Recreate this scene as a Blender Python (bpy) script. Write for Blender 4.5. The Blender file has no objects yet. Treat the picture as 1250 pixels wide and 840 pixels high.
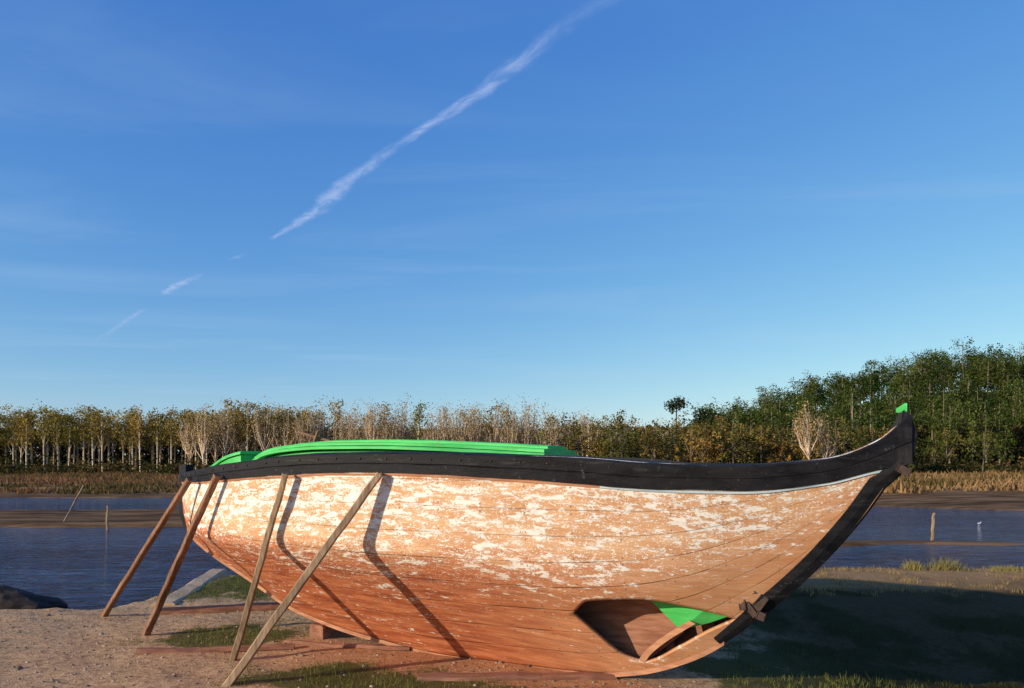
import bpy, math, random
import numpy as np
from mathutils import Vector
rng=np.random.default_rng(7); random.seed(7)
scene=bpy.context.scene
def link(o,parent=None):
    scene.collection.objects.link(o)
    if parent is not None: o.parent=parent
    return o
# ---------------------------------------------------------------- helpers
def ss(a,b,x):
    t=np.clip((np.asarray(x,float)-a)/(b-a),0,1); return t*t*(3-2*t)
def hsh(i,j):
    v=np.sin(i*127.1+j*311.7)*43758.5453; return v-np.floor(v)
def vn(x,y):
    x=np.asarray(x,float);y=np.asarray(y,float)
    i=np.floor(x);j=np.floor(y);fx=x-i;fy=y-j
    fx=fx*fx*(3-2*fx);fy=fy*fy*(3-2*fy)
    return (hsh(i,j)*(1-fx)+hsh(i+1,j)*fx)*(1-fy)+(hsh(i,j+1)*(1-fx)+hsh(i+1,j+1)*fx)*fy
def fbm(x,y,o=4):
    s=0;a=.5;n=0
    for k in range(o):
        s=s+a*vn(x*2**k+17*k,y*2**k+5*k);n+=a;a*=.5
    return s/n
class Curve1:
    def __init__(s,pts):
        s.x=np.array([p[0] for p in pts],float);s.y=np.array([p[1] for p in pts],float)
        h=np.diff(s.x);d=np.diff(s.y)/h;m=np.zeros(len(s.x));m[0]=d[0];m[-1]=d[-1]
        for i in range(1,len(d)):
            if d[i-1]*d[i]>0:
                w1=2*h[i]+h[i-1];w2=h[i]+2*h[i-1];m[i]=(w1+w2)/(w1/d[i-1]+w2/d[i])
        s.m=m
    def __call__(s,q):
        q=min(max(q,s.x[0]),s.x[-1]);i=min(int(np.searchsorted(s.x,q,side='right'))-1,len(s.x)-2);i=max(i,0)
        h=s.x[i+1]-s.x[i];t=(q-s.x[i])/h
        return ((2*t**3-3*t*t+1)*s.y[i]+(t**3-2*t*t+t)*h*s.m[i]+(-2*t**3+3*t*t)*s.y[i+1]+(t**3-t*t)*h*s.m[i+1])
class Acc:
    def __init__(s): s.v=[];s.f=[];s.c=[];s.m=[];s.n=0
    def add(s,v,f,c,mi=0):
        v=np.asarray(v,float).reshape(-1,3);f=np.asarray(f,int).reshape(-1,4)
        s.v.append(v);s.f.append(f+s.n);s.n+=len(v)
        c=np.asarray(c,float)
        if c.ndim==1: c=np.tile(c,(len(v),1))
        s.c.append(c);s.m.append(np.full(len(f),mi))
    def build(s,name,mats,smooth=False,parent=None):
        v=np.concatenate(s.v);f=np.concatenate(s.f);c=np.concatenate(s.c);m=np.concatenate(s.m)
        me=bpy.data.meshes.new(name);me.vertices.add(len(v));me.vertices.foreach_set('co',v.ravel())
        me.loops.add(len(f)*4);me.loops.foreach_set('vertex_index',f.ravel())
        me.polygons.add(len(f));me.polygons.foreach_set('loop_start',np.arange(len(f))*4)
        me.polygons.foreach_set('loop_total',np.full(len(f),4))
        me.polygons.foreach_set('material_index',m)
        if smooth: me.polygons.foreach_set('use_smooth',np.ones(len(f),bool))
        for k in mats: me.materials.append(k)
        me.update(calc_edges=True)
        a=me.attributes.new('tint','FLOAT_COLOR','POINT')
        a.data.foreach_set('color',np.hstack([c,np.ones((len(c),1))]).ravel())
        me.validate()
        return link(bpy.data.objects.new(name,me),parent)
    def tube(s,p0,p1,r0,r1,c,mi=0,n=4):
        p0=np.array(p0,float);p1=np.array(p1,float);d=p1-p0;d/=np.linalg.norm(d)+1e-9
        a=np.cross(d,[0,0,1.0] if abs(d[2])<.9 else [1.0,0,0]);a/=np.linalg.norm(a);b=np.cross(d,a)
        an=np.arange(n)*2*math.pi/n
        r=np.cos(an)[:,None]*a+np.sin(an)[:,None]*b
        v=np.vstack([p0+r*r0,p1+r*r1])
        f=[[i,(i+1)%n,n+(i+1)%n,n+i] for i in range(n)]
        s.add(v,f,c,mi)
    def leaves(s,P,size,C,mi=1,flat=0.0):
        n=len(P);a=rng.normal(size=(n,3));a/=np.linalg.norm(a,axis=1)[:,None]
        b=rng.normal(size=(n,3));b-=np.sum(a*b,1)[:,None]*a;b/=np.linalg.norm(b,axis=1)[:,None]
        sz=(size*rng.uniform(.6,1.3,n))[:,None]
        a=a*sz*.5;b=b*sz*.5*rng.uniform(.5,1,n)[:,None]
        v=np.stack([P-a-b*.4,P-b+a*.3,P+a+b*.3,P+b-a*.2],1).reshape(-1,3)
        s.add(v,np.arange(4*n).reshape(-1,4),np.repeat(C,4,axis=0),mi)
# ---------------------------------------------------------------- node helper
class NT:
    def __init__(s,name,world=None):
        if world is None:
            s.mat=bpy.data.materials.new(name);s.mat.use_nodes=True;s.t=s.mat.node_tree
        else: s.t=world.node_tree
        s.t.nodes.clear()
    def n(s,ty,ins=None,**kw):
        nd=s.t.nodes.new(ty)
        for k,v in kw.items(): setattr(nd,k,v)
        if ins:
            for k,v in ins.items(): s.set(nd.inputs[k],v)
        return nd
    def set(s,sock,v):
        if isinstance(v,bpy.types.NodeSocket): s.t.links.new(v,sock)
        elif isinstance(v,(tuple,list)) and sock.type=='RGBA' and len(v)==3: sock.default_value=(*v,1)
        else: sock.default_value=v
    def math(s,op,a,b=0.0,c=None,clamp=False):
        d={0:a,1:b}
        if c is not None:d[2]=c
        return s.n('ShaderNodeMath',d,operation=op,use_clamp=clamp).outputs[0]
    def noise(s,vec,scale=5,detail=4,rough=.5,dist=0,col=False):
        nd=s.n('ShaderNodeTexNoise',{'Scale':scale,'Detail':detail,'Roughness':rough,'Distortion':dist})
        if vec is not None: s.set(nd.inputs['Vector'],vec)
        return nd.outputs['Color' if col else 'Fac']
    def scl(s,vec,xyz): return s.n('ShaderNodeVectorMath',{0:vec,1:xyz},operation='MULTIPLY').outputs[0]
    def mr(s,x,a,b,c=0.0,d=1.0,smooth=True):
        nd=s.n('ShaderNodeMapRange',{'Value':x,'From Min':a,'From Max':b,'To Min':c,'To Max':d})
        if smooth: nd.interpolation_type='SMOOTHSTEP'
        return nd.outputs[0]
    def mix(s,f,a,b,bt='MIX'):
        nd=s.t.nodes.new('ShaderNodeMix');nd.data_type='RGBA';nd.blend_type=bt
        s.set(nd.inputs[0],f);s.set(nd.inputs[6],a);s.set(nd.inputs[7],b);return nd.outputs[2]
    def sep(s,v):
        o=s.n('ShaderNodeSeparateXYZ',{0:v}).outputs;return o[0],o[1],o[2]
    def comb(s,x,y,z): return s.n('ShaderNodeCombineXYZ',{0:x,1:y,2:z}).outputs[0]
    def attr(s,name,out='Vector'): return s.n('ShaderNodeAttribute',attribute_name=name).outputs[out]
    def pos(s): return s.n('ShaderNodeNewGeometry').outputs['Position']
    def obj(s): return s.n('ShaderNodeTexCoord').outputs['Object']
    def bump(s,h,strength=.3,dist=.02): return s.n('ShaderNodeBump',{'Height':h,'Strength':strength,'Distance':dist}).outputs[0]
    def pbsdf(s,col,rough=.8,normal=None,spec=.3,**kw):
        b=s.n('ShaderNodeBsdfPrincipled',{'Base Color':col,'Roughness':rough,'Specular IOR Level':spec})
        if normal is not None: s.set(b.inputs['Normal'],normal)
        for k,v in kw.items(): s.set(b.inputs[k],v)
        return b.outputs[0]
    def out(s,sh):
        o=s.n('ShaderNodeOutputMaterial');s.t.links.new(sh,o.inputs[0]);return s.mat
# ---------------------------------------------------------------- materials
def mat_leaf(name):
    m=NT(name);c=m.attr('tint','Color')
    n=m.noise(m.pos(),.9,3)
    c=m.mix(1.0,c,m.mix(n,(.6,.6,.6),(1.4,1.4,1.4)),'MULTIPLY')
    d=m.n('ShaderNodeBsdfDiffuse',{'Color':c}).outputs[0];t=m.n('ShaderNodeBsdfTranslucent',{'Color':c}).outputs[0]
    return m.out(m.n('ShaderNodeMixShader',{0:.3,1:d,2:t}).outputs[0])
def mat_tint(name,rough=.9):
    m=NT(name);c=m.attr('tint','Color');n=m.noise(m.pos(),4,4)
    return m.out(m.pbsdf(m.mix(1.0,c,m.mix(n,(.6,.6,.6),(1.3,1.3,1.3)),'MULTIPLY'),rough,spec=.1))
M_leaf=mat_leaf('foliage');M_bark=mat_tint('bark')
def mat_hull():
    m=NT('weathered_hull_paint');h=m.attr('hp');s_,g_,w_=m.sep(h)
    v=m.comb(s_,g_,0.0)
    grain=m.noise(m.scl(v,(5,75,1)),1,4,.6)
    big=m.noise(m.scl(v,(.9,1.9,1)),1,3)
    tone=m.noise(m.scl(v,(2.2,9,1)),1,5,.6)
    NP=9.0
    wood=m.mix(m.mr(tone,.3,.7),(.56,.30,.145),(.78,.50,.29))
    wood=m.mix(m.math('MULTIPLY',m.mr(grain,.35,.65),.4),wood,(.44,.23,.12))
    pl=m.math('FLOOR',m.math('MULTIPLY',w_,NP))
    pn=m.noise(m.comb(m.math('MULTIPLY',s_,.35),m.math('MULTIPLY',pl,3.7),0.0),1.3,1)
    wood=m.mix(m.mr(pn,.35,.65,0,.45),wood,(.54,.27,.13))
    # red bottom paint
    rn=m.noise(m.scl(v,(2.5,14,1)),1,6,.65)
    edge=m.math('ADD',m.math('SUBTRACT',.60,w_),m.math('MULTIPLY',m.math('SUBTRACT',rn,.5),.45))
    red=m.mr(edge,-.03,.12)
    red=m.math('MULTIPLY',red,m.mr(s_,1.2,3.4,.32,1.0))
    redc=m.mix(m.mr(rn,.35,.68),(.34,.075,.03),(.58,.205,.09))
    rn2=m.noise(m.scl(v,(1.6,22,1)),1.2,6,.7,.3)
    redc=m.mix(m.mr(rn2,.50,.64,0,.75),redc,(.20,.055,.033))
    redc=m.mix(m.mr(rn2,.32,.43,.6,0),redc,(.70,.40,.24))
    col=m.mix(m.math('MULTIPLY',red,.94),wood,redc)
    # white paint flakes: crisp, many sizes
    f1=m.noise(m.scl(v,(7.5,22,1)),1,9,.68,.4)
    f2=m.noise(m.scl(v,(24,48,1)),1,5,.65,1.4)
    f3=m.noise(m.scl(v,(2.4,7.5,1)),1.7,4,.6,.3)
    thr=m.math('ADD',f1,m.math('MULTIPLY',m.math('SUBTRACT',big,.5),.34))
    thr=m.math('ADD',thr,m.math('MULTIPLY',m.math('SUBTRACT',f2,.5),.55))
    thr=m.math('ADD',thr,m.math('MULTIPLY',m.math('SUBTRACT',f3,.5),.40))
    thr=m.math('ADD',thr,m.mr(w_,.2,.80,-.11,.05,False))
    thr=m.math('ADD',thr,m.mr(s_,2.5,6.5,.008,.03,False))
    fl=m.mr(thr,.562,.572)
    white=m.mix(m.noise(m.scl(v,(8,30,1)),1,3),(.72,.66,.58),(.88,.85,.79))
    col=m.mix(m.mr(thr,.50,.562,0,.22),col,(.80,.62,.46))
    col=m.mix(m.math('MULTIPLY',fl,.97),col,white)
    sc=m.noise(m.scl(v,(9,55,1)),1.1,3,.5,2.0)
    col=m.mix(m.math('MULTIPLY',m.mr(sc,.655,.668,0,.95),m.mr(w_,.25,.55,.15,1)),col,(.86,.82,.76))
    sc2=m.noise(m.scl(v,(26,30,1)),1.0,2,.5,3.0)
    col=m.mix(m.math('MULTIPLY',m.mr(sc2,.62,.635,0,.95),m.mr(w_,.35,.6)),col,(.88,.84,.78))
    st=m.noise(m.scl(v,(3,40,1)),1.3,5,.7)
    col=m.mix(m.mr(st,.60,.72,0,.6),col,(.22,.105,.06))
    # plank seams, bolder under the turn of the bilge
    fr=m.math('FRACT',m.math('MULTIPLY',w_,NP))
    sd=m.math('ABSOLUTE',m.math('SUBTRACT',fr,.5))
    seam=m.mr(sd,.472,.496)
    brk=m.mr(m.noise(m.scl(v,(2.6,2,1)),1,3,.6),.38,.60,.08,.95)
    brk=m.math('MULTIPLY',brk,m.mr(w_,.35,.75,1.0,.5))
    col=m.mix(m.math('MULTIPLY',seam,brk),col,(.07,.035,.025))
    # nail heads in rows
    nx_=m.math('SUBTRACT',m.math('FRACT',m.math('MULTIPLY',s_,3.1)),.5)
    ny_=m.math('SUBTRACT',m.math('ABSOLUTE',m.math('SUBTRACT',fr,.5)),.36)
    nd=m.math('SQRT',m.math('ADD',m.math('POWER',m.math('DIVIDE',nx_,3.1),2.0),m.math('POWER',m.math('MULTIPLY',ny_,.17),2.0)))
    col=m.mix(m.mr(nd,.004,.008,.7,0),col,(.14,.07,.045))
    hgt=m.math('ADD',m.math('MULTIPLY',fl,.5),m.math('MULTIPLY',grain,.35))
    hgt=m.math('SUBTRACT',hgt,m.math('MULTIPLY',seam,1.0))
    return m.out(m.pbsdf(col,.85,m.bump(hgt,.5,.007),.1))
def mat_wood(name,a,b,sc=(3,40,40),rough=.8,bs=.4):
    m=NT(name);o=m.obj();n=m.noise(m.scl(o,sc),1,5,.6);n2=m.noise(o,2.3,4)
    c=m.mix(m.mr(n,.3,.7),a,b);c=m.mix(m.mr(n2,.45,.7,0,.5),c,tuple(x*.5 for x in a))
    return m.out(m.pbsdf(c,rough,m.bump(n,bs,.01),.2))
def mat_tar():
    m=NT('black_tar_paint');o=m.obj();n=m.noise(m.scl(o,(3,3,10)),1,6,.65);n2=m.noise(o,24,5,.7);n3=m.noise(m.scl(o,(2,2,30)),1,4,.6)
    c=m.mix(m.mr(n,.35,.65),(.007,.007,.009),(.018,.018,.022))
    c=m.mix(m.mr(n2,.61,.70,0,.55),c,(.13,.12,.11));c=m.mix(m.mr(n3,.62,.70,0,.35),c,(.07,.068,.068))
    return m.out(m.pbsdf(c,m.mr(n,.3,.7,.55,.8),m.bump(m.math('ADD',n,m.math('MULTIPLY',n2,.4)),.7,.012),.2))
def mat_green():
    m=NT('green_paint');o=m.obj();n=m.noise(m.scl(o,(3,3,20)),1,5,.6);n2=m.noise(o,16,4,.7)
    c=m.mix(m.mr(n,.3,.7),(.05,.42,.09),(.09,.58,.15));c=m.mix(m.mr(n2,.62,.70,0,.7),c,(.20,.30,.12))
    return m.out(m.pbsdf(c,.55,m.bump(n,.25,.006),.3))
M_hull=mat_hull();M_tar=mat_tar();M_green=mat_green()
M_inner=mat_wood('inner_planks',(.22,.09,.055),(.36,.18,.115),(5,5,30))
M_keel=mat_wood('keel_wood',(.34,.15,.09),(.50,.26,.15),(4,4,30))
M_prop=mat_wood('grey_prop_timber',(.24,.15,.09),(.46,.33,.21),(40,40,3))
M_propr=mat_wood('red_prop_timber',(.18,.085,.05),(.32,.18,.11),(40,40,3))
M_beam=mat_wood('beam_timber',(.22,.09,.06),(.36,.18,.115),(3,30,30))
M_deck=mat_wood('deck_planks',(.16,.12,.09),(.28,.22,.16),(6,6,30))
M_iron=mat_wood('rusty_iron',(.03,.02,.018),(.09,.055,.04),(14,14,14),.6)
M_blue=mat_wood('pale_blue_paint',(.40,.52,.60),(.60,.68,.72),(3,3,30))
# ---------------------------------------------------------------- BOAT
boat=link(bpy.data.objects.new('wooden_boat',None))
def P(s,t,z): return (2.6-.88*s-.47*t, 5+.47*s-.88*t, z)
TR=Curve1([(-.02,.015),(.2,.10),(.5,.22),(1,.42),(1.5,.60),(2,.75),(2.5,.86),(3,.94),(3.5,.98),(4,1.0),(4.5,.98),(5,.92),(5.5,.8),(6,.6),(6.4,.38),(6.7,.2),(6.95,.03)])
ZR=Curve1([(-.02,1.97),(.05,1.92),(.2,1.79),(.5,1.675),(1,1.632),(1.5,1.645),(2,1.685),(2.5,1.705),(3,1.72),(3.5,1.73),(4,1.73),(4.5,1.715),(5,1.68),(5.5,1.645),(6,1.6),(6.4,1.585),(6.95,1.575)])
ZB=Curve1([(-.02,1.64),(.2,1.60),(.5,1.52),(1,1.46),(1.5,1.47),(2,1.505),(2.5,1.54),(3,1.565),(3.5,1.58),(4,1.58),(4.5,1.56),(5,1.54),(5.5,1.51),(6,1.49),(6.4,1.485),(6.95,1.48)])
ZK=Curve1([(0,1.70),(.09,1.595),(.3,1.28),(.567,.95),(.947,.58),(1.414,.24),(1.855,.076),(2.3,.012),(3.5,.0),(4.5,.09),(5.3,.25),(6,.54),(6.6,.80),(6.8,.93),(6.9,1.08),(6.95,1.40)])
GC=Curve1([(0,.5),(.5,.52),(1.5,.74),(2.3,.90),(3.0,.98),(3.6,1.0),(5,1.01),(6,1.03),(6.95,1.0)])
WC=Curve1([(0,.46),(1.5,.47),(2.5,.55),(3.5,.58),(5,.55),(6,.44),(6.95,.32)])
def hullT(s,z):
    zk=ZK(s);zr=ZR(s);w=min(max((z-zk)/max(zr-zk,1e-3),0),1)
    wc=WC(s);gc=GC(s);bul=.56-.05*float(ss(1.5,3,s))-.05*float(ss(4,6,s))
    c=Curve1([(0,0),(wc*.5,gc*bul),(wc,gc),(1,1)])(w)
    lin=gc*w/wc if w<wc else gc+(1-gc)*(w-wc)/(1-wc)
    r=.05;
    if abs(w-wc)<r:
        k0=gc/wc;k1=(1-gc)/(1-wc);u=(w-wc+r)/(2*r);lin=(gc-k0*r)+k0*2*r*u+(k1-k0)*r*u*u
    k=float(ss(1.6,3.2,s))*.82
    c=c*(1-k)+lin*k
    tk=min(.045,TR(s)*.5)
    return tk+(TR(s)-tk)*c
HS0,HS1=1.1,2.2
HT=Curve1([(1.1,.545),(1.35,.625),(1.7,.69),(2.05,.665),(2.2,.55)])
HB=Curve1([(1.1,.545),(1.3,.44),(1.5,.31),(1.78,.165),(1.9,.20),(2.1,.42),(2.2,.55)])
fr0=(HT(1.1)-ZK(1.1))/(ZR(1.1)-ZK(1.1));fr1=(.55-ZK(2.2))/(ZR(2.2)-ZK(2.2))
FR=Curve1([(0,fr0),(1.1,fr0),(2.2,fr1),(4,.3),(6.95,.3)])
stn=sorted(set([round(x,4) for x in np.concatenate([np.linspace(.08,1.1,34),np.linspace(1.1,2.2,55),np.linspace(2.2,6.2,80),np.linspace(6.2,6.95,40)])]))
def build_hull(side,hole):
    R1,R2,R3=40,8,20
    V=[];H=[];rows=R1+R2+R3+1
    for s in stn:
        zk=ZK(s);zr=ZR(s)
        if HS0<s<HS1: a=HT(s);b=HB(s)
        else: a=b=zk+FR(s)*(zr-zk)
        zs=list(np.linspace(zr,a,R1+1))+list(np.linspace(a,b,R2+1))[1:]+list(np.linspace(b,zk,R3+1))[1:]
        g=0;pt=None
        for z in zs:
            t=hullT(s,z)
            if pt is not None: g+=math.hypot(t-pt[0],z-pt[1])
            pt=(t,z);V.append(P(s,side*t,z));H.append((s,g,(z-zk)/max(zr-zk,1e-3)))
    F=[]
    for i in range(len(stn)-1):
        mid=(stn[i]+stn[i+1])/2
        for j in range(rows-1):
            inh=HS0<mid<HS1
            if R1<=j<R1+R2:
                if not inh or (hole): continue
            a=i*rows+j
            q=[a,a+1,a+rows+1,a+rows]
            if side<0:q=q[::-1]
            F.append(q)
    me=bpy.data.meshes.new('hull_side');me.from_pydata(V,[],F)
    at=me.attributes.new('hp','FLOAT_VECTOR','POINT');at.data.foreach_set('vector',np.array(H).ravel())
    import bmesh
    bm=bmesh.new();bm.from_mesh(me)
    bmesh.ops.remove_doubles(bm,verts=bm.verts,dist=1e-4)
    bmesh.ops.delete(bm,geom=[v for v in bm.verts if not v.link_faces],context='VERTS')
    bm.to_mesh(me);bm.free()
    for p in me.polygons:p.use_smooth=True
    acc=0
    nn=Vector((-.47*side,-.88*side,0))
    for p in me.polygons: acc+=p.normal.dot(nn)*p.area
    if acc<0: me.flip_normals()
    me.materials.append(M_hull);me.materials.append(M_inner)
    o=link(bpy.data.objects.new('hull_port' if side>0 else 'hull_starboard',me),boat)
    md=o.modifiers.new('thick','SOLIDIFY');md.thickness=.028;md.offset=-1;md.material_offset=1;md.material_offset_rim=0
    return o
build_hull(1,True);build_hull(-1,False)
def sweep(name,secs,mat,closed=True,caps=True,smooth=False,parent=boat):
    V=[];F=[];n=len(secs[0])
    for sec in secs:V+=sec
    for i in range(len(secs)-1):
        for j in range(n if closed else n-1):
            k=(j+1)%n;F.append([i*n+j,i*n+k,(i+1)*n+k,(i+1)*n+j])
    if caps and closed:
        F.append(list(range(n))[::-1]);F.append([(len(secs)-1)*n+j for j in range(n)])
    me=bpy.data.meshes.new(name);me.from_pydata(V,[],F)
    import bmesh
    bm=bmesh.new();bm.from_mesh(me);bmesh.ops.recalc_face_normals(bm,faces=bm.faces);bm.to_mesh(me);bm.free()
    for p in me.polygons:p.use_smooth=smooth
    me.materials.append(mat)
    return link(bpy.data.objects.new(name,me),parent)
for side in (1,-1):
    secs=[]
    for s in np.linspace(.0,6.95,170):
        zt=ZR(s)+.012*(float(fbm(s*2.1,side*3.0,3))-.5);zb=ZB(s)+.016*(float(fbm(s*3+9,side*3.0,3))-.5)
        t0=hullT(max(s,.08),zb)+.022;t1=TR(s)+.028;ti=max(TR(s)-.09,.0)
        zm=(zt*.45+zb*.55);tm=(t0+t1)/2+.004
        secs.append([P(s,side*a,b) for a,b in [(t0-.018,zb-.001),(t0,zb),(tm,zm-.006),(tm-.007,zm),(tm,zm+.006),(t1+.004,zt-.012),(t1-.008,zt),(ti,zt+.012),(ti,zt-.06),(max(t1-.05,0.0),zt-.075)]])
    sweep('wale_band' ,secs,M_tar)
    S_=np.linspace(.12,6.93,120);secs=[]
    for s in S_:
        zb=ZB(s)-.004;t=hullT(s,zb-.01)
        secs.append([P(s,side*a,b) for a,b in [(t-.01,zb-.017),(t+.010,zb-.015),(t+.012,zb),(t-.01,zb)]])
    secA=[q for q,s in zip(secs,S_) if s<1.9]
    secB=[q for q,s in zip(secs,S_) if s>=1.86]
    sweep('blue_trim',secA,M_blue);sweep('lower_trim',secB,M_keel)
import bmesh
bm=bmesh.new()
for s in np.arange(.35,6.5,.21):
    s=s+random.uniform(-.03,.03);z=ZR(s)*.72+ZB(s)*.28;t=(hullT(s,ZB(s))+TR(s))/2+.034
    r=bmesh.ops.create_icosphere(bm,subdivisions=1,radius=.009)
    for v in r['verts']: v.co=v.co+Vector(P(s,t,z))
me=bpy.data.meshes.new('wale_bolts');bm.to_mesh(me);bm.free();me.materials.append(M_iron);link(bpy.data.objects.new('wale_bolts',me),boat)
# stem (black) and keel
pts=[(.035,2.0),(.0,1.93),(-.03,1.83),(-.02,1.72),(.05,1.585)]+[(s,ZK(s)-.02) for s in np.linspace(.16,1.22,26)]
inn=[(.075,1.97),(.13,1.86),(.17,1.76),(.17,1.66),(.19,1.58)]
def offs(pts,d):
    out=[]
    for i,p in enumerate(pts):
        a=pts[max(i-1,0)];b=pts[min(i+1,len(pts)-1)];dx,dz=b[0]-a[0],b[1]-a[1];l=math.hypot(dx,dz)
        out.append((p[0]+(-dz)/l*d,p[1]+dx/l*d))
    return out
off=offs(pts,.13)
secs=[]
for i,(p) in enumerate(pts):
    dd=.115*(1-.35*max(0,(i-22))/8)
    q=inn[i] if i<5 else (p[0]+(off[i][0]-p[0])*dd/.13,p[1]+(off[i][1]-p[1])*dd/.13)
    hw=.022 if i==0 else (.035 if i<3 else .046)
    hwi=hw+.008
    if i>=4: hwi=max(hwi,hullT(max(q[0],.09),q[1])+.014)
    m1=(p[0]*.5+q[0]*.5,p[1]*.5+q[1]*.5);hm=hw*.5+hwi*.5+.006
    if i>=4: hm=max(hm,hullT(max(m1[0],.09),m1[1])+.014)
    secs.append([P(p[0],hw*.7,p[1]),P(p[0]*.88+q[0]*.12,hw,p[1]*.88+q[1]*.12),P(m1[0],hm,m1[1]),P(q[0],hwi,q[1]),P(q[0]+.0,max(hwi-.03,.0),q[1]),P(q[0],-max(hwi-.03,0),q[1]),P(q[0],-hwi,q[1]),P(m1[0],-hm,m1[1]),P(p[0]*.88+q[0]*.12,-hw,p[1]*.88+q[1]*.12),P(p[0],-hw*.7,p[1])])
sweep('stem_post',secs,M_tar)
sweep('green_stem_cap',[[P(a,b,z) for a,b in [(.03,.024),(.095,.03),(.095,-.03),(.03,-.024)]] for z in (1.975,2.0)]+[[P(a,b,2.035) for a,b in [(.03,.015),(.045,.015),(.045,-.015),(.03,-.015)]]],M_green)
secs=[]
for s in list(np.linspace(1.2,6.85,80)):
    z=ZK(s);hw=.05
    secs.append([P(s,hw,z+.03),P(s,hw,z-.03),P(s,-hw,z-.03),P(s,-hw,z+.03)])
sweep('keel',secs,M_keel)
secs=[]
for z in np.linspace(.95,1.66,12):
    s0=6.80+.15*float(ss(.8,1.2,z));secs.append([P(s0+.05,.03,z),P(s0-.08,.05,z),P(s0-.08,-.05,z),P(s0+.05,-.03,z)])
sweep('stern_post',secs,M_tar)
secs=[]
for s in np.linspace(.35,6.75,70):
    z=ZR(s)-.13;t=hullT(s,z)-.03
    secs.append([P(s,t*k,z+.05*(1-k*k)) for k in np.linspace(-1,1,9)])
sweep('deck',secs,M_deck,closed=False)
CT=Curve1([(2.45,1.765),(3,1.800),(3.5,1.826),(4,1.842),(4.5,1.845),(5,1.828),(5.25,1.80),(5.52,1.70)])
def coam(name,s0,s1,tf,zf,zlow,mat,cam=.006):
    secs=[]
    for s in np.linspace(s0,s1,40):
        t=tf(s);z=zf(s)
        secs.append([P(s,a,b) for a,b in [(t,zlow(s)),(t,z-.008),(t-.008,z),(t*.5,z+cam*.7),(0,z+cam),(-t*.5,z+cam*.7),(-t+.008,z),(-t,z-.008),(-t,zlow(s))]])
    return sweep(name,secs,mat)
tf=lambda s:.30+.26*float(ss(2.6,3.8,s))*(1-.5*float(ss(4.4,5.6,s)))
coam('hatch_coaming',2.52,5.42,lambda s:tf(s)-.02,lambda s:CT(s)-.075,lambda s:ZR(s)-.14,M_green)
coam('hatch_trim',2.49,5.46,lambda s:tf(s)+.05,lambda s:CT(s)-.040,lambda s:CT(s)-.066,M_green)
coam('hatch_cover',2.51,5.44,lambda s:tf(s)+.01,lambda s:CT(s)-.006,lambda s:CT(s)-.034,M_green)
coam('hatch_ridge_board',2.54,5.40,lambda s:tf(s)*.6,lambda s:CT(s)+.02,lambda s:CT(s)-.004,M_green)
CS=Curve1([(5.55,1.78),(5.7,1.755),(6.0,1.70),(6.40,1.63)])
tf2=lambda s:.42*(1-float(ss(5.6,6.7,s)))+.06
coam('stern_hatch',5.58,6.34,tf2,lambda s:CS(s)-.03,lambda s:ZR(s)-.14,M_green)
coam('stern_hatch_lid',5.56,6.37,lambda s:tf2(s)+.025,lambda s:CS(s),lambda s:CS(s)-.028,M_green)
for s in (1.32,1.62,1.98,2.5,3.1,3.7,4.3,4.9,5.5):
    for side in (1,-1):
        if side>0 and HS0<s<HS1: continue
        secs=[]
        for z in np.linspace(ZK(s)+.03,ZR(s)-.16,14):
            t=max(hullT(s,z)-.03,.0);secs.append([P(s-.025,side*t,z),P(s+.025,side*t,z),P(s+.025,side*max(t-.06,0),z+.01),P(s-.025,side*max(t-.06,0),z+.01)])
        sweep('rib',secs,M_inner)
for (s0,z0,s1,z1,w_) in [(1.80,.16,1.40,.50,.022),]:
    secs=[]
    for k in np.linspace(0,1,12):
        s=s0+(s1-s0)*k;z=z0+(z1-z0)*(k**.75);t=.10+.06*k
        secs.append([P(s-w_,t,z),P(s+w_,t,z+.02),P(s+w_,t-.04,z+.02),P(s-w_,t-.04,z)])
    sweep('floor_timber',secs,M_keel)
def slab(name,tri,th,mat):
    n=len(tri);me=bpy.data.meshes.new(name)
    V=[P(a,b,c) for a,b,c in tri]+[P(a,b-th,c) for a,b,c in tri]
    me.from_pydata(V,[],[list(range(n)),list(range(n,2*n))[::-1]]+[[i,i+n,(i+1)%n+n,(i+1)%n] for i in range(n)]);me.materials.append(mat)
    return link(bpy.data.objects.new(name,me),boat)
slab('green_breast_board',[(1.16,.07,.56),(1.25,.17,.66),(1.78,.24,.74),(1.50,.12,.44),(1.3,.08,.50)],.025,M_green)
slab('inner_sheet',[(1.50,.02,.40),(1.78,.10,.72),(2.4,.16,.80),(2.4,.02,.10),(1.85,.0,.10)],.02,M_inner)
def boxpart(name,c,sz,mat,rot=0,parent=boat,bev=.006):
    bm=bmesh.new();bmesh.ops.create_cube(bm,size=1)
    for v in bm.verts:
        l=(v.co.x*sz[0],v.co.y*sz[1],v.co.z*sz[2]);ds=l[0]*math.cos(rot)-l[2]*math.sin(rot);dz=l[0]*math.sin(rot)+l[2]*math.cos(rot)
        v.co=Vector(P(c[0]+ds,c[1]+l[1],c[2]+dz))
    bmesh.ops.bevel(bm,geom=bm.edges[:],offset=bev,segments=2,affect='EDGES')
    bmesh.ops.recalc_face_normals(bm,faces=bm.faces)
    me=bpy.data.meshes.new(name);bm.to_mesh(me);bm.free();me.materials.append(mat)
    return link(bpy.data.objects.new(name,me),parent)
boxpart('stem_bracket',(.95,.09,.66),(.05,.05,.15),M_iron,.6)
boxpart('stem_bracket_plate',(1.03,.13,.74),(.12,.025,.035),M_iron,-.5)
boxpart('stem_bracket_plate',(1.06,.13,.69),(.035,.03,.12),M_iron,-.2)
boxpart('stem_bracket_pin',(.93,.07,.59),(.045,.13,.045),M_iron,.3)
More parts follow.
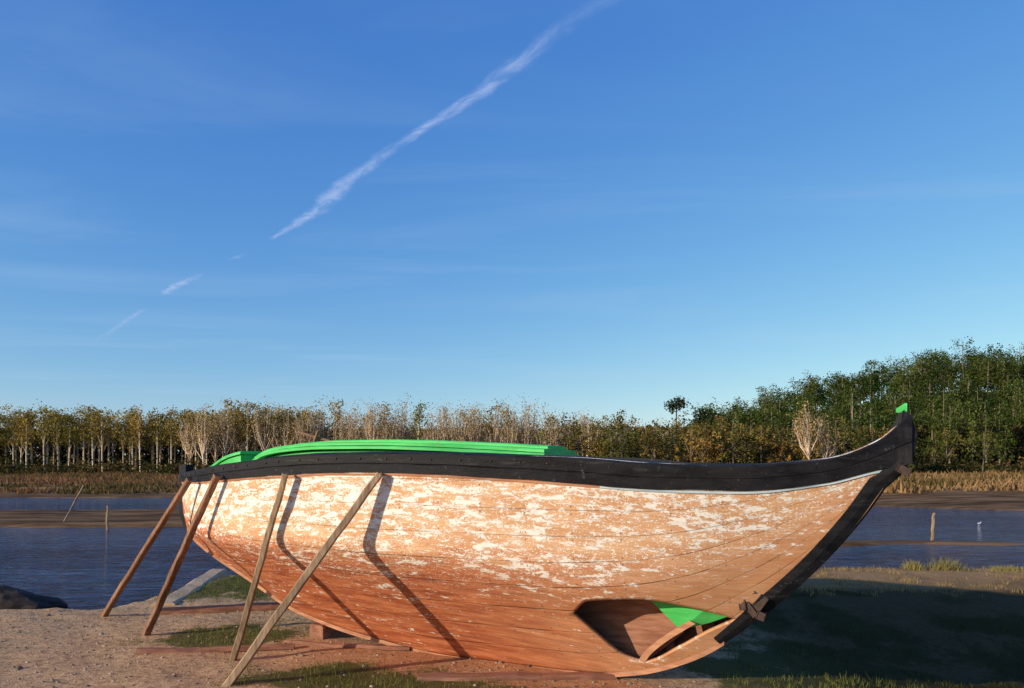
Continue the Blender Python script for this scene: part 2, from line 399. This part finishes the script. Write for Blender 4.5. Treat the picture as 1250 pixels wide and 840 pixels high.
boxpart('stem_bracket_strap',(1.0,.11,.63),(.10,.05,.03),M_iron,.9)
boxpart('stem_peg',(.05,.06,1.60),(.07,.11,.04),M_iron,.5)
def timber(name,p0,p1,w,h,mat,parent=None,seg=8,wob=.008,taper=.85,seed=0):
    r=np.random.default_rng(seed);p0=np.array(p0,float);p1=np.array(p1,float);d=p1-p0;L=np.linalg.norm(d);d/=L
    ref=np.array([0,0,1.0]) if abs(d[2])<.9 else np.array([1.0,0,0])
    a=np.cross(d,ref);a/=np.linalg.norm(a);b=np.cross(a,d)
    mid=(p0+p1)/2
    V=[];F=[];n=8
    for i in range(seg+1):
        t=i/seg;c=p0+d*L*t+a*r.normal()*wob+b*r.normal()*wob+a*math.sin(t*3.1)*wob*2
        k=1-(1-taper)*t
        for (x,y) in [(-1,-.75),(-.75,-1),(.75,-1),(1,-.75),(1,.75),(.75,1),(-.75,1),(-1,.75)]:
            V.append(tuple(c+a*x*w/2*k*(1+r.normal()*.05)+b*y*h/2*k*(1+r.normal()*.05)-mid))
    for i in range(seg):
        for j in range(n):
            k=(j+1)%n;F.append([i*n+j,i*n+k,(i+1)*n+k,(i+1)*n+j])
    F.append(list(range(n))[::-1]);F.append([seg*n+j for j in range(n)])
    me=bpy.data.meshes.new(name);me.from_pydata(V,[],F)
    bm=bmesh.new();bm.from_mesh(me);bmesh.ops.recalc_face_normals(bm,faces=bm.faces);bm.to_mesh(me);bm.free()
    me.materials.append(mat);o=bpy.data.objects.new(name,me);o.location=mid
    return link(o,parent)
timber('tiller',P(4.80,.1,1.86),P(5.12,.22,1.96),.03,.025,M_propr,boat,4,.003)
timber('tiller_crutch',P(4.98,.15,1.84),P(4.88,.2,1.97),.025,.025,M_propr,boat,4,.003)
# ---------------------------------------------------------------- props
timber('wooden_prop',(-2.13,5.68,-.03),(-.985,5.74,1.575),.085,.06,M_prop,seed=1,seg=14,wob=.003)
timber('wooden_prop',(-2.36,6.50,-.03),(-1.80,6.13,1.575),.07,.05,M_prop,seed=2,seg=14,wob=.003)
timber('wooden_prop',(-3.56,7.46,-.03),(-2.57,6.72,1.56),.065,.05,M_propr,seed=3,seg=14,wob=.002)
timber('wooden_prop',(-4.53,8.5,-.05),(-3.00,7.18,1.52),.06,.05,M_propr,seed=4,seg=14,wob=.002)
timber('timber_beam',(-3.98,8.55,.03),(-2.35,8.95,.04),.10,.08,M_beam,seed=5,wob=.004,taper=1)
timber('timber_beam',(-3.25,6.68,.02),(-1.95,6.90,.02),.06,.05,M_beam,seed=6,wob=.006,taper=.9)
timber('timber_beam',(-.72,5.90,.01),(.80,5.97,.01),.14,.05,M_beam,seed=8,wob=.004,taper=.9)
timber('timber_beam',(-2.1,7.1,.01),(-.9,6.8,.02),.05,.04,M_beam,seed=9,wob=.006,taper=.8)
timber('keel_block',P(3.3,-.35,-.045),P(3.3,.1,-.045),.2,.1,M_beam,seed=10,wob=.002,taper=1)
timber('keel_block',P(5.0,-.35,.06),P(5.0,.1,.06),.16,.16,M_beam,seed=11,wob=.002,taper=1)
# ---------------------------------------------------------------- TERRAIN
def edgeY(X): return 8.95+3.65*ss(-4.75,-3.95,X)+.18*(fbm(X*1.3,X*0+3.3)-.5)+.5*(fbm(X*.3,X*0+9)-.5)
def farY(X): return 60-20*ss(6,30,X)+4*(fbm(X*.12,X*0+1.5)-.5)
def height(X,Y):
    X=np.asarray(X,float);Y=np.asarray(Y,float)
    near=.06*(fbm(X*.9,Y*.9)-.5)+.035*(fbm(X*4,Y*4)-.5)+.016*(fbm(X*15,Y*15,2)-.5)
    boatm=np.exp(-((X+.3)/3)**2-((Y-6.6)/1.2)**2);near=near*(1-.5*boatm)
    near=near-.40*np.exp(-(np.maximum(4.9-X,0)/1.9)**2-((Y-6.9)/1.6)**2)*(1-ss(9,14,X)*.5)  # hollow added on the right so the boat shadow reaches further forward
    e=edgeY(X);f=farY(X)
    bed=-1.0+0*X
    land=np.where(Y<e,1.0,1-ss(0,.55,Y-e))
    z=near*land+bed*(1-land)
    wob=3.0*(fbm(X*.15,Y*.12)-.5)
    mud1=ss(27.5,29.0,Y+wob)*(1-ss(38,41,Y+wob))*(1-ss(-9,-4,X))
    wb=1.4*(fbm(X*.35,Y*.5+4)-.5)
    mud2=ss(20.8,21.6,Y+wb)*(1-ss(22.2,23.2,Y+wb*.5))*ss(7,9,X)
    z=z+(.64*mud1+.54*mud2+.14*(fbm(X*.6,Y*.6)-.5)*(mud1+mud2))*(Y>e+1)
    fz=-1.0+.60*ss(-4,-1,Y-f)+.75*ss(0,17,Y-f)+.35*ss(20,60,Y-f)+.5*ss(60,110,Y-f)
    fz=fz+.30*(fbm(X*.25,Y*.25)-.5)*ss(2,16,Y-f)+ .07*(fbm(X*1.1,Y*1.1)-.5)
    fz=fz+26*ss(28,145,X)*ss(165,255,Y)
    fz=fz+ss(400,2500,Y)*20
    z=np.where(Y>f-5,np.maximum(z,fz),z)
    return z
def grow(a,step,lim,k):
    o=[];s=step
    while a<lim: s*=k;a+=s;o.append(a)
    return o
xr=grow(9.5,.1,5000,1.07);xl=[-v for v in grow(8,.1,5000,1.07)]
xs=np.array(sorted(xl)+list(np.arange(-8,9.5,.07))+xr)
ys=np.array([-(v) for v in sorted(grow(0,.6,400,1.3),reverse=True)]+list(np.arange(0,4.5,.5))+list(np.arange(4.5,9,.05))+list(np.arange(9,13.6,.08))+list(np.arange(13.7,72,.45))+grow(72,.5,5500,1.08))
XX,YY=np.meshgrid(xs,ys);ZZ=height(XX,YY)
def grassmask(X,Y):
    g=lambda cx,cy,rx,ry:np.exp(-((X-cx)/rx)**2-((Y-cy)/ry)**2)
    m=1.1*g(-2.75,7.5,.75,.8)+1.0*g(-4.0,11,.9,1.6)+1.0*g(-1.5,6.0,.75,.42)+.8*g(-.2,5.6,1.6,.25)+.8*ss(.9,1.8,X)+.7*g(-1,10.5,3,1.5)
    m=m-.35*g(-3.6,7.9,.5,.5)-.45*ss(1.5,4,X)*ss(8.0,9.6,Y)
    return np.clip(m*1.15+(fbm(X*2.2,Y*2.2)-.5)*1.5-.25,0,1)
F_=farY(XX);E_=edgeY(XX)
gm=np.where(YY<E_,grassmask(XX,YY),0)
mud=np.where(YY>E_+.05,1.0,0)*(1-ss(2,7,(YY-F_)-8*ss(6,30,XX)+3*(fbm(XX*.2,YY*.3)-.5)))
dry=np.where(YY<E_,ss(.5,3,XX)*ss(9.8,10.6,YY)*.6,0)+ss(3,6,YY-F_)
ny,nx=XX.shape
idx=np.arange(ny*nx).reshape(ny,nx)
F=np.stack([idx[:-1,:-1],idx[:-1,1:],idx[1:,1:],idx[1:,:-1]],-1).reshape(-1,4)
acc=Acc();acc.add(np.stack([XX,YY,ZZ],-1).reshape(-1,3),F,np.stack([gm,mud,dry],-1).reshape(-1,3))
def mat_ground():
    m=NT('ground_soil');a=m.attr('tint');g,mu,dr=m.sep(a);p=m.pos()
    n1=m.noise(p,1.6,6,.6);n2=m.noise(p,14,6,.7);n3=m.noise(p,70,3,.6);n0=m.noise(p,.35,3)
    dirt=m.mix(n1,(.42,.24,.125),(.72,.48,.27));dirt=m.mix(m.mr(n2,.42,.66,0,.75),dirt,(.25,.135,.07))
    dirt=m.mix(m.mr(n3,.58,.7,0,.5),dirt,(.76,.56,.35))
    x,y,z=m.sep(p)
    redd=m.math('MULTIPLY',m.mr(x,-2.4,-1.2),m.math('MULTIPLY',m.mr(x,.6,1.6,1,0),m.mr(y,7.9,8.6,1,0)))
    dirt=m.mix(m.math('MULTIPLY',redd,m.mr(n1,.35,.6,.25,.75)),dirt,(.44,.18,.09))
    grass=m.mix(n2,(.045,.055,.014),(.12,.12,.035))
    c=m.mix(m.math('MULTIPLY',m.mr(m.math('ADD',g,m.math('MULTIPLY',m.math('SUBTRACT',n2,.5),.9)),.3,.62),.9),dirt,grass)
    c=m.mix(m.math('MULTIPLY',m.mr(x,1.2,3.2),m.mr(y,10.6,11.6,.9,0)),c,m.mix(n2,(.018,.015,.006),(.055,.045,.018)))  # shade of the right foreground painted into the soil colour
    dryc=m.mix(m.noise(p,.8,6,.7),(.22,.115,.05),(.42,.26,.12))
    dryc=m.mix(m.mr(m.noise(m.scl(p,(.12,.3,1)),1,5,.6),.46,.6,0,.85),dryc,(.13,.09,.04))
    c=m.mix(m.mr(m.math('ADD',dr,m.math('MULTIPLY',m.math('SUBTRACT',n2,.5),.6)),.3,.7),c,dryc)
    c=m.mix(m.mr(z,1.6,3.5),c,m.mix(n0,(.02,.03,.010),(.05,.055,.018)))
    mudc=m.mix(m.mr(m.noise(m.scl(p,(.25,1.2,1)),1,6,.65),.35,.65),(.07,.038,.020),(.26,.155,.080))
    c=m.mix(mu,c,mudc)
    hh=m.math('ADD',m.math('MULTIPLY',n2,.6),m.math('MULTIPLY',n3,.3))
    return m.out(m.pbsdf(c,.95,m.bump(hh,.9,.04),.03))
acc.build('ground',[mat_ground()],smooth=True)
def mat_water():
    m=NT('river_water');p=m.pos()
    w1=m.noise(m.scl(p,(1.5,4.2,1)),1.0,4,.6,.7);w3=m.noise(m.scl(p,(4,10,1)),1,3,.5,.4)
    h=m.math('ADD',m.math('MULTIPLY',w1,1.0),m.math('MULTIPLY',w3,.25))
    calm=m.mr(m.noise(m.scl(p,(.03,.20,1)),1,3),.40,.56,.6,1)
    bp=m.n('ShaderNodeBump',{'Height':h,'Strength':calm,'Distance':.20}).outputs[0]
    k=m.math('ADD',m.math('MULTIPLY',w1,.6),m.math('MULTIPLY',w3,.4))
    ripple_tone=m.mix(m.mr(k,.44,.62),(.004,.014,.042),(.035,.075,.165))  # light ripples and dark troughs painted into the water colour
    return m.out(m.pbsdf(ripple_tone,.07,bp,.5,IOR=1.23))
ac=Acc();ac.add([(-3000,2,-.5),(3000,2,-.5),(3000,75,-.5),(-3000,75,-.5)],[[0,1,2,3]],(0,0,0));ac.build('river_water',[mat_water()])
def mat_conc():
    m=NT('concrete');p=m.pos();n=m.noise(p,9,6,.65);c=m.mix(n,(.38,.25,.15),(.60,.44,.29))
    return m.out(m.pbsdf(c,.9,m.bump(n,.5,.02),.1))
timber('concrete_kerb',(-4.12,9.1,-.05),(-4.72,12.4,-.06),.26,.16,mat_conc(),seed=20,wob=.006,taper=1,seg=14)
def blob(name,c,sz,mat,seed=0,parent=None):
    bm=bmesh.new();bmesh.ops.create_icosphere(bm,subdivisions=4,radius=1)
    r=np.random.default_rng(seed);ph=r.uniform(0,9,6)
    for v in bm.verts:
        q=v.co.copy();k=1+.22*math.sin(q.x*3+ph[0])*math.sin(q.y*4+ph[1])+.12*math.sin(q.z*7+ph[2]+q.x*5)+.05*math.sin(q.y*17+ph[3])*math.sin(q.x*15)
        v.co=Vector((q.x*sz[0]*k,q.y*sz[1]*k,q.z*sz[2]*k))
    me=bpy.data.meshes.new(name);bm.to_mesh(me);bm.free();me.materials.append(mat)
    o=bpy.data.objects.new(name,me);o.location=c;return link(o,parent)
M_rock=mat_wood('dark_rock',(.02,.016,.014),(.07,.05,.04),(6,6,6),.85,.8)
blob('rock',(-6.5,9.35,-.16),(1.0,.5,.30),M_rock,3)
# ---------------------------------------------------------------- grass near
acc=Acc()
def blades(acc,X,Y,h,wd,cols,lean=.35):
    n=len(X);Z=height(X,Y);ang=rng.uniform(0,2*math.pi,n);la=rng.uniform(0,2*math.pi,n);L=rng.uniform(.05,lean,n)*h
    bx=np.cos(ang)*wd*.5;by=np.sin(ang)*wd*.5
    dx=np.cos(la)*L;dy=np.sin(la)*L
    b0=np.stack([X-bx,Y-by,Z-.01],1);b1=np.stack([X+bx,Y+by,Z-.01],1)
    t0=np.stack([X+bx*.2+dx,Y+by*.2+dy,Z+h],1);t1=np.stack([X-bx*.2+dx,Y-by*.2+dy,Z+h],1)
    v=np.stack([b0,b1,t0,t1],1).reshape(-1,3)
    acc.add(v,np.arange(4*n).reshape(-1,4),np.repeat(cols,4,axis=0),0)
def pick(n,a,b): 
    t=rng.uniform(0,1,n)[:,None];return np.array(a)*(1-t)+np.array(b)*t
N=190000;X=rng.uniform(-5.2,10,N);Y=rng.uniform(5.0,12.7,N)
cl=fbm(X*7,Y*7,2)
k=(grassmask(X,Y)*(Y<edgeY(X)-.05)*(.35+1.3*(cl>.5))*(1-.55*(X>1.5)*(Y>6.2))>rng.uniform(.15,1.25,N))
X=X[k];Y=Y[k];n=len(X)
cols=pick(n,(.06,.09,.018),(.24,.22,.06));cols*=np.where((X>1.5)&(Y>6.3),.42,1)[:,None]  # right-hand blades darkened, shade put into their colour
blades(acc,X,Y,rng.uniform(.015,.05,n)*(1+.6*(rng.uniform(0,1,n)>.93)),.006,cols,.9)
N=20000;X=rng.uniform(2,12,N);Y=rng.uniform(9.8,12.75,N);cl=fbm(X*3,Y*3,2)
k=(cl>.55)&(Y<edgeY(X));X=X[k];Y=Y[k];n=len(X)
blades(acc,X,Y,rng.uniform(.02,.06,n),.009,pick(n,(.25,.17,.07),(.42,.30,.14)),.9)
for cx,cy,r,hh in [(7.0,12.45,.28,.22),(6.5,12.5,.13,.17),(7.9,12.3,.35,.09),(-3.9,12.0,.3,.15),(8.6,12.4,.4,.08)]:
    n=450;X=cx+rng.normal(0,r*.5,n);Y=cy+rng.normal(0,.1,n);blades(acc,X,Y,rng.uniform(.2,1.0,n)*hh*np.exp(-((X-cx)/r)**2*.7),.010,pick(n,(.20,.18,.05),(.42,.33,.13)),.9)
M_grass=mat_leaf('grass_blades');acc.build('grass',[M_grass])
acc=Acc();N=85000
Yc=46+99*rng.uniform(0,1,N)**1.4;U=rng.uniform(-.8,.8,N);X=U*Yc
cl=fbm(X*.16,Yc*.35,4);k=(Yc>farY(X)+3+7*ss(6,30,X)+5*(fbm(X*.3,Yc*0+2)-.5))&(cl>.42);X=X[k];Yc=Yc[k];cl=cl[k];n=len(X)
rt=ss(0,25,X)[:,None]
dryA=pick(n,(.15,.08,.04),(.30,.165,.08))*(1-rt)+pick(n,(.24,.14,.06),(.40,.25,.115))*rt
c=np.where((fbm(X*.07+7,Yc*.2,4)>.48)[:,None],pick(n,(.08,.065,.025),(.18,.12,.045)),dryA)
blades(acc,X,Yc,rng.uniform(.06,.22,n)*(1+2.5*(cl-.42)*3)*(1+.25*rt[:,0]),.20,c,1.0)
acc.build('marsh_vegetation',[M_grass])
acc=Acc()
for i in range(1500):
    x=random.uniform(-5.8,1.5);y=random.uniform(5.3,9);r=random.uniform(.004,.014)*(1.8 if random.random()<.06 else 1)
    z=float(height(x,y));q=np.array([[-1,-1,-.4],[1,-1,-.4],[1,1,-.4],[-1,1,-.4],[-.6,-.5,.7],[.6,-.6,.6],[.5,.6,.7],[-.6,.5,.5]])*r*rng.uniform(.7,1.3,(8,3))
    a=random.uniform(0,6.28);q=np.stack([q[:,0]*math.cos(a)-q[:,1]*math.sin(a),q[:,0]*math.sin(a)+q[:,1]*math.cos(a),q[:,2]],1)
    g=random.uniform(.12,.5)
    acc.add(q+[x,y,z],[[0,1,5,4],[1,2,6,5],[2,3,7,6],[3,0,4,7],[4,5,6,7]],(g,g*.75,g*.52))
acc.build('pebbles',[M_bark])
# ---------------------------------------------------------------- TREES
def crown_pts(cen,rad,nc,m,sig):
    d=rng.normal(size=(nc,3));d/=np.linalg.norm(d,axis=1)[:,None];d*=rng.uniform(.25,1,nc)[:,None]**.6
    C=cen+d*rad
    P_=np.repeat(C,m,axis=0)+rng.normal(size=(nc*m,3))*sig
    return C,P_
def tree(acc,x,y,H,kind):
    z0=float(height(x,y))-.2
    if kind=='poplar':
        bark=np.array((.70,.58,.42))*rng.uniform(.6,1.15);lean=rng.normal(0,.3,2)
        top=np.array([x+lean[0],y+lean[1],z0+H*.96]);base=np.array([x,y,z0]);acc.tube(base,(base+top)/2,.17,.13,bark);acc.tube((base+top)/2,top,.13,.03,bark)
        w=rng.uniform(.9,1.7)
        for i in range(8):
            f=rng.uniform(.3,.85);p=base+(top-base)*f;a=rng.uniform(0,6.28);l=w*rng.uniform(.6,1.3)
            acc.tube(p,p+[math.cos(a)*l*.7,math.sin(a)*l*.7,l*1.5],.05,.02,bark,0,3)
        nc=36;f=rng.uniform(.36,1.0,nc)**.62;C=base+(top-base)*f[:,None]+rng.normal(size=(nc,3))*[w*.66,w*.66,.3]*(1.15-f[:,None]*.30)
        hue=pick(1,(.24,.215,.045),(.44,.30,.085))[0]*rng.uniform(.75,1.15)
        P_=np.repeat(C,18,axis=0)+rng.normal(size=(nc*18,3))*.42
        ci=np.repeat(hue*rng.uniform(.5,1.3,nc)[:,None],18,axis=0)
        acc.leaves(P_,.34,ci)
    elif kind=='bare':
        bark=np.array((.74,.58,.41))*rng.uniform(.7,1.05);base=np.array([x,y,z0]);h0=H*rng.uniform(.12,.25)
        fork=base+[rng.normal(0,.2),rng.normal(0,.2),h0];acc.tube(base,fork,.22,.18,bark)
        W=H*rng.uniform(.18,.27);tips=[]
        for i in range(16):
            a=rng.uniform(0,6.28);r=W*math.sqrt(rng.uniform(0,1));hh=H*(1-.45*(r/W)**2)*rng.uniform(.85,1.0)-h0
            s0=fork+[0,0,rng.uniform(0,.25)*hh];tip=fork+[math.cos(a)*r,math.sin(a)*r,hh];midp=s0+(tip-s0)*.5+[math.cos(a)*r*.18,math.sin(a)*r*.18,-.2]
            acc.tube(s0,midp,.10,.075,bark,0,3);acc.tube(midp,tip,.07,.03,bark*.9,0,3)
            for j in range(5):
                t=rng.uniform(.3,1);q=(s0+(midp-s0)*t*2) if t<.5 else midp+(tip-midp)*(t-.5)*2
                b=rng.uniform(0,6.28);l=rng.uniform(.7,1.7);e=q+[math.cos(b)*l*.45,math.sin(b)*l*.45,l];acc.tube(q,e,.045,.02,bark*.85,0,3);tips.append(e)
        T=np.array(tips);P_=np.repeat(T,12,axis=0)+rng.normal(size=(len(T)*12,3))*.55
        hue=pick(1,(.38,.27,.11),(.55,.38,.18))[0];acc.leaves(P_,.25,np.tile(hue,(len(P_),1))*rng.uniform(.5,1.2,(len(P_),1)))
    else:
        if kind=='round': hue=pick(1,(.15,.12,.03),(.32,.195,.055))[0];bark=np.array((.22,.17,.12));W=H*rng.uniform(.33,.48);nc=38;lo=.5;sz=.36
        elif kind=='olive': hue=pick(1,(.07,.085,.022),(.14,.125,.035))[0];bark=np.array((.14,.11,.08));W=H*rng.uniform(.35,.5);nc=38;lo=.5;sz=.36
        else: hue=pick(1,(.022,.048,.011),(.095,.115,.026))[0];bark=np.array((.34,.27,.19))*rng.uniform(.5,1.1);W=H*rng.uniform(.20,.29);nc=36;lo=.62;sz=.46
        base=np.array([x,y,z0]);top=base+[rng.normal(0,.3),rng.normal(0,.3),H*.9];acc.tube(base,top,.018*H,.05,bark)
        cen=base+[0,0,H*lo];rad=np.array([W,W,H*(1-lo)*1.0])
        C,P_=crown_pts(cen,rad,nc,20,H*.036)
        for c in C[:6]:
            f=rng.uniform(.3,.7);acc.tube(base+(top-base)*f,c,.08,.03,bark,0,3)
        ci=np.repeat(hue*rng.uniform(.4,1.6,nc)[:,None],20,axis=0)
        acc.leaves(P_,sz,ci)
acc=Acc()
for row,yy in enumerate((142,147,153)):
    x=-150.0+row
    while x<-38:
        tree(acc,x,yy+rng.normal(0,.8),rng.uniform(10.6,12.8)+row*.25,'poplar');x+=rng.uniform(1.5,3.2)
acc.build('poplar_row',[M_bark,M_leaf])
acc=Acc()
for row,yy in enumerate((138,146,154)):
    x=-58.0+row*1.3
    while x<16+row*8:
        Hh=rng.uniform(11.6,14.4)*(1 if x<5 else .84)*(1 if row<2 else .92);tree(acc,x,yy+rng.normal(0,1),Hh,'bare' if rng.uniform()<(.92 if row==0 else .7) else 'poplar');x+=rng.uniform(2.6,4.2)
acc.build('autumn_tree_row',[M_bark,M_leaf])
acc=Acc()
for i in range(90):
    x=rng.uniform(8,66);y=rng.uniform(118,150);H=rng.uniform(5.5,10.5)
    tree(acc,x*(y/135),y,H,'round' if rng.uniform()<.6 else 'olive')
for i in range(20):
    x=rng.uniform(55,112);tree(acc,x,rng.uniform(118,140),rng.uniform(5,9),'olive' if rng.uniform()<.6 else 'round')
acc.build('mixed_woodland',[M_bark,M_leaf])
acc=Acc();tree(acc,43.5,113,10.3,'bare');tree(acc,46.5,114,8.5,'bare');acc.build('bare_tree',[M_bark,M_leaf])
acc=Acc()
base=np.array([34.2,161,float(height(34.2,161))])
acc.tube(base,base+[0.2,0,13.8],.22,.12,(.12,.09,.06))
C,P_=crown_pts(base+[.2,0,14.2],np.array([1.9,1.9,1.3]),26,30,.4);acc.leaves(P_,.4,np.repeat(np.array((.04,.055,.02))*rng.uniform(.5,1.4,(26,1)),30,axis=0))
acc.build('pine_tree',[M_bark,M_leaf])
acc=Acc()
for i in range(540):
    y=150+118*rng.uniform(0,1)**.8;u=rng.uniform(.235,.86);x=u*y
    if y<165 and u<.36: continue
    tree(acc,x,y,rng.uniform(9,16.5)*(1.2 if rng.uniform()<.12 else 1),'euc')
acc.build('eucalyptus_hill_forest',[M_bark,M_leaf])
acc=Acc();n=44000
X=rng.uniform(-150,120,n);Yt=rng.uniform(160,170,n);cap=9.0+2.2*(fbm(X*.15,X*0)-.3);Z=rng.uniform(0,1,n)**1.25*cap+height(X,Yt)
acc.leaves(np.stack([X,Yt,Z],1),1.15,pick(n,(.06,.045,.018),(.16,.11,.045)))
nc=620;cx=rng.uniform(-150,110,nc);cy=rng.uniform(128,139,nc);hh=rng.uniform(.8,3.2,nc)*(1+.5*(cx<-60))
for i in range(nc):
    m=34;q=rng.normal(size=(m,3))*[hh[i]*.55,hh[i]*.4,hh[i]*.35]+[cx[i],cy[i],float(height(cx[i],cy[i]))+hh[i]*.45]
    base_c=np.array((.035,.045,.015)) if rng.uniform()<.55 else np.array((.16,.11,.04))
    acc.leaves(q,.42,np.tile(base_c*rng.uniform(.6,1.3),(m,1)))
n=14000;X=rng.uniform(-150,120,n);Yt=rng.uniform(139,158,n);Z=rng.uniform(0,1.6,n)+height(X,Yt);acc.leaves(np.stack([X,Yt,Z],1),.7,pick(n,(.05,.04,.018),(.14,.10,.04)))
acc.build('undergrowth',[M_bark,M_leaf])
# ---------------------------------------------------------------- poles, bird
timber('mooring_pole',(-17.5,29.9,-.6),(-16.9,30.4,1.0),.07,.07,M_prop,seed=30)
timber('mooring_pole',(-14.2,27.0,-.7),(-14.2,27.0,.35),.07,.07,M_prop,seed=31)
timber('mooring_pole',(12.6,23.1,-.7),(12.65,23.1,.32),.07,.07,M_prop,seed=32)
def gull(loc,ang,sc):
    mw=NT('gull_feathers');n=mw.noise(mw.obj(),30,3);M=mw.out(mw.pbsdf(mw.mix(n,(.6,.6,.58),(.78,.78,.78)),.8))
    me=bpy.data.meshes.new('gull')
    V=[(0,0,0),(.10,0,.02),(.17,0,.09),(.20,0,.13),(.25,0,.12),(-.10,0,.01),(-.2,0,.02)]
    E=[(0,1),(1,2),(2,3),(3,4),(0,5),(5,6)]
    R=[.075,.07,.035,.038,.008,.05,.012]
    me.from_pydata(V,E,[]);me.materials.append(M);o=link(bpy.data.objects.new('gull',me))
    o.modifiers.new('s','SKIN')
    for i,r in enumerate(R): me.skin_vertices[0].data[i].radius=(r,r)
    me.skin_vertices[0].data[0].use_root=True
    sm=o.modifiers.new('ss','SUBSURF');sm.levels=2;sm.render_levels=2
    o.location=loc;o.rotation_euler=(0,0,ang);o.scale=(sc,)*3
gull((18.2,30,-.48),.3,.45)
# ---------------------------------------------------------------- contrail (real sheet at altitude)
def mat_trail():
    m=NT('contrail_vapour');a=m.attr('tint');u,v,k=m.sep(a)
    n=m.noise(m.comb(m.math('MULTIPLY',u,7.0),m.math('MULTIPLY',v,2.6),0.0),1,8,.62,.9)
    n2=m.noise(m.comb(m.math('MULTIPLY',u,4.0),m.math('MULTIPLY',v,.5),3.0),1,5,.6)
    vv=m.math('ADD',m.math('SUBTRACT',v,.5),m.math('MULTIPLY',m.math('SUBTRACT',n2,.5),.7))
    core=m.mr(m.math('ABSOLUTE',vv),.0,.30,1,0)
    al=m.math('MULTIPLY',core,m.mr(n,.30,.70,.15,1.0));al=m.math('MULTIPLY',al,k,clamp=True)
    d=m.n('ShaderNodeBsdfDiffuse',{'Color':(.86,.93,1.0,1)}).outputs[0];t=m.n('ShaderNodeBsdfTranslucent',{'Color':(.86,.93,1.0,1)}).outputs[0]
    ad=m.n('ShaderNodeAddShader',{0:d,1:t}).outputs[0];tr=m.n('ShaderNodeBsdfTransparent').outputs[0]
    return m.out(m.n('ShaderNodeMixShader',{0:al,1:tr,2:ad}).outputs[0])
M_tr=mat_trail()
ALT=1500.
def sky_pt(x,y):
    Yd=ALT*940/(574-y);return ((x-625)/940*Yd,Yd)
pl=[(760,-12,30,.14),(700,22,26,.20),(640,72,24,.42),(600,103,20,.7),(540,143,15,.62),(490,172,16,.45),(440,207,20,.52),(405,240,24,.62),(370,268,16,.55),(338,288,9,.6),(330,293,8,0),(300,308,8,0),(288,314,8,.35),(275,318,7,0),(250,333,8,0),(240,337,9,.5),(215,349,13,.8),(203,357,12,.6),(198,360,8,0),(180,375,6,0),(165,384,8,.45),(140,402,8,.4),(112,418,5,0)]
cp=np.array([(*sky_pt(a,b),w*ALT*940/(574-b)/940*.9,k) for a,b,w,k in pl])
d=np.r_[0,np.cumsum(np.hypot(np.diff(cp[:,0]),np.diff(cp[:,1])))];tt=np.linspace(0,d[-1],600)
cx=np.interp(tt,d,cp[:,0]);cy=np.interp(tt,d,cp[:,1]);cw=np.interp(tt,d,cp[:,2]);ck=np.interp(tt,d,cp[:,3])
acc=Acc();V=[];C=[]
tx=np.gradient(cx);ty=np.gradient(cy);l=np.hypot(tx,ty);nxx=-ty/l;nyy=tx/l
for i in range(600):
    for j in range(7):
        v=j/6;o=(v-.5)*cw[i]*2.8;V.append((cx[i]+nxx[i]*o,cy[i]+nyy[i]*o,ALT));C.append((tt[i]/1500,v,ck[i]))
ii=np.arange(600*7).reshape(600,7);F=np.stack([ii[:-1,:-1],ii[:-1,1:],ii[1:,1:],ii[1:,:-1]],-1).reshape(-1,4)
acc.add(V,F,C);acc.build('contrail',[M_tr])
# ---------------------------------------------------------------- light / sky
EL=math.radians(15);sd=Vector((-.857*math.cos(EL),-.515*math.cos(EL),math.sin(EL)))
L=bpy.data.lights.new('sun','SUN');L.energy=5.0;L.angle=math.radians(.5);L.color=(1,.86,.64)
lo=link(bpy.data.objects.new('sun',L));lo.rotation_euler=(-sd).to_track_quat('-Z','Y').to_euler()
w=bpy.data.worlds.new('World');scene.world=w;w.use_nodes=True
m=NT('w',w)
sky=m.n('ShaderNodeTexSky',sky_type='NISHITA',sun_disc=False,sun_elevation=EL,sun_rotation=math.atan2(sd.x,sd.y),altitude=0,air_density=1.0,dust_density=.3,ozone_density=2.5)
r_,g_,b_=m.sep(sky.outputs[0])
cc=m.comb(m.math('MULTIPLY',m.math('POWER',r_,1.25),.58),m.math('MULTIPLY',m.math('POWER',g_,.92),1.03),m.math('MULTIPLY',m.math('POWER',b_,.42),2.7))
tc=m.n('ShaderNodeTexCoord').outputs['Generated']
x,y,z=m.sep(tc)
zz=m.math('MAXIMUM',z,.04);px=m.math('DIVIDE',x,zz);py=m.math('DIVIDE',y,zz)
ci=m.noise(m.comb(m.math('MULTIPLY',px,.35),m.math('MULTIPLY',py,1.0),0.0),1,6,.55,.6)
cf=m.math('MULTIPLY',m.mr(ci,.46,.80,0,.24),m.mr(z,.03,.12))
col=m.mix(cf,cc,(3.0,4.2,5.6))
bg=m.n('ShaderNodeBackground',{'Color':col,'Strength':.15})
o=m.n('ShaderNodeOutputWorld');m.t.links.new(bg.outputs[0],o.inputs[0])
scene.view_settings.view_transform='Standard';scene.view_settings.look='None';scene.view_settings.exposure=0
# ---------------------------------------------------------------- camera
cam=bpy.data.cameras.new('camera');cam.sensor_width=36;cam.lens=27.07;cam.shift_y=.1232;cam.clip_end=30000;cam.clip_start=.05
co=link(bpy.data.objects.new('camera',cam));co.location=(0,0,1.6);co.rotation_euler=(math.radians(90),0,0);scene.camera=co
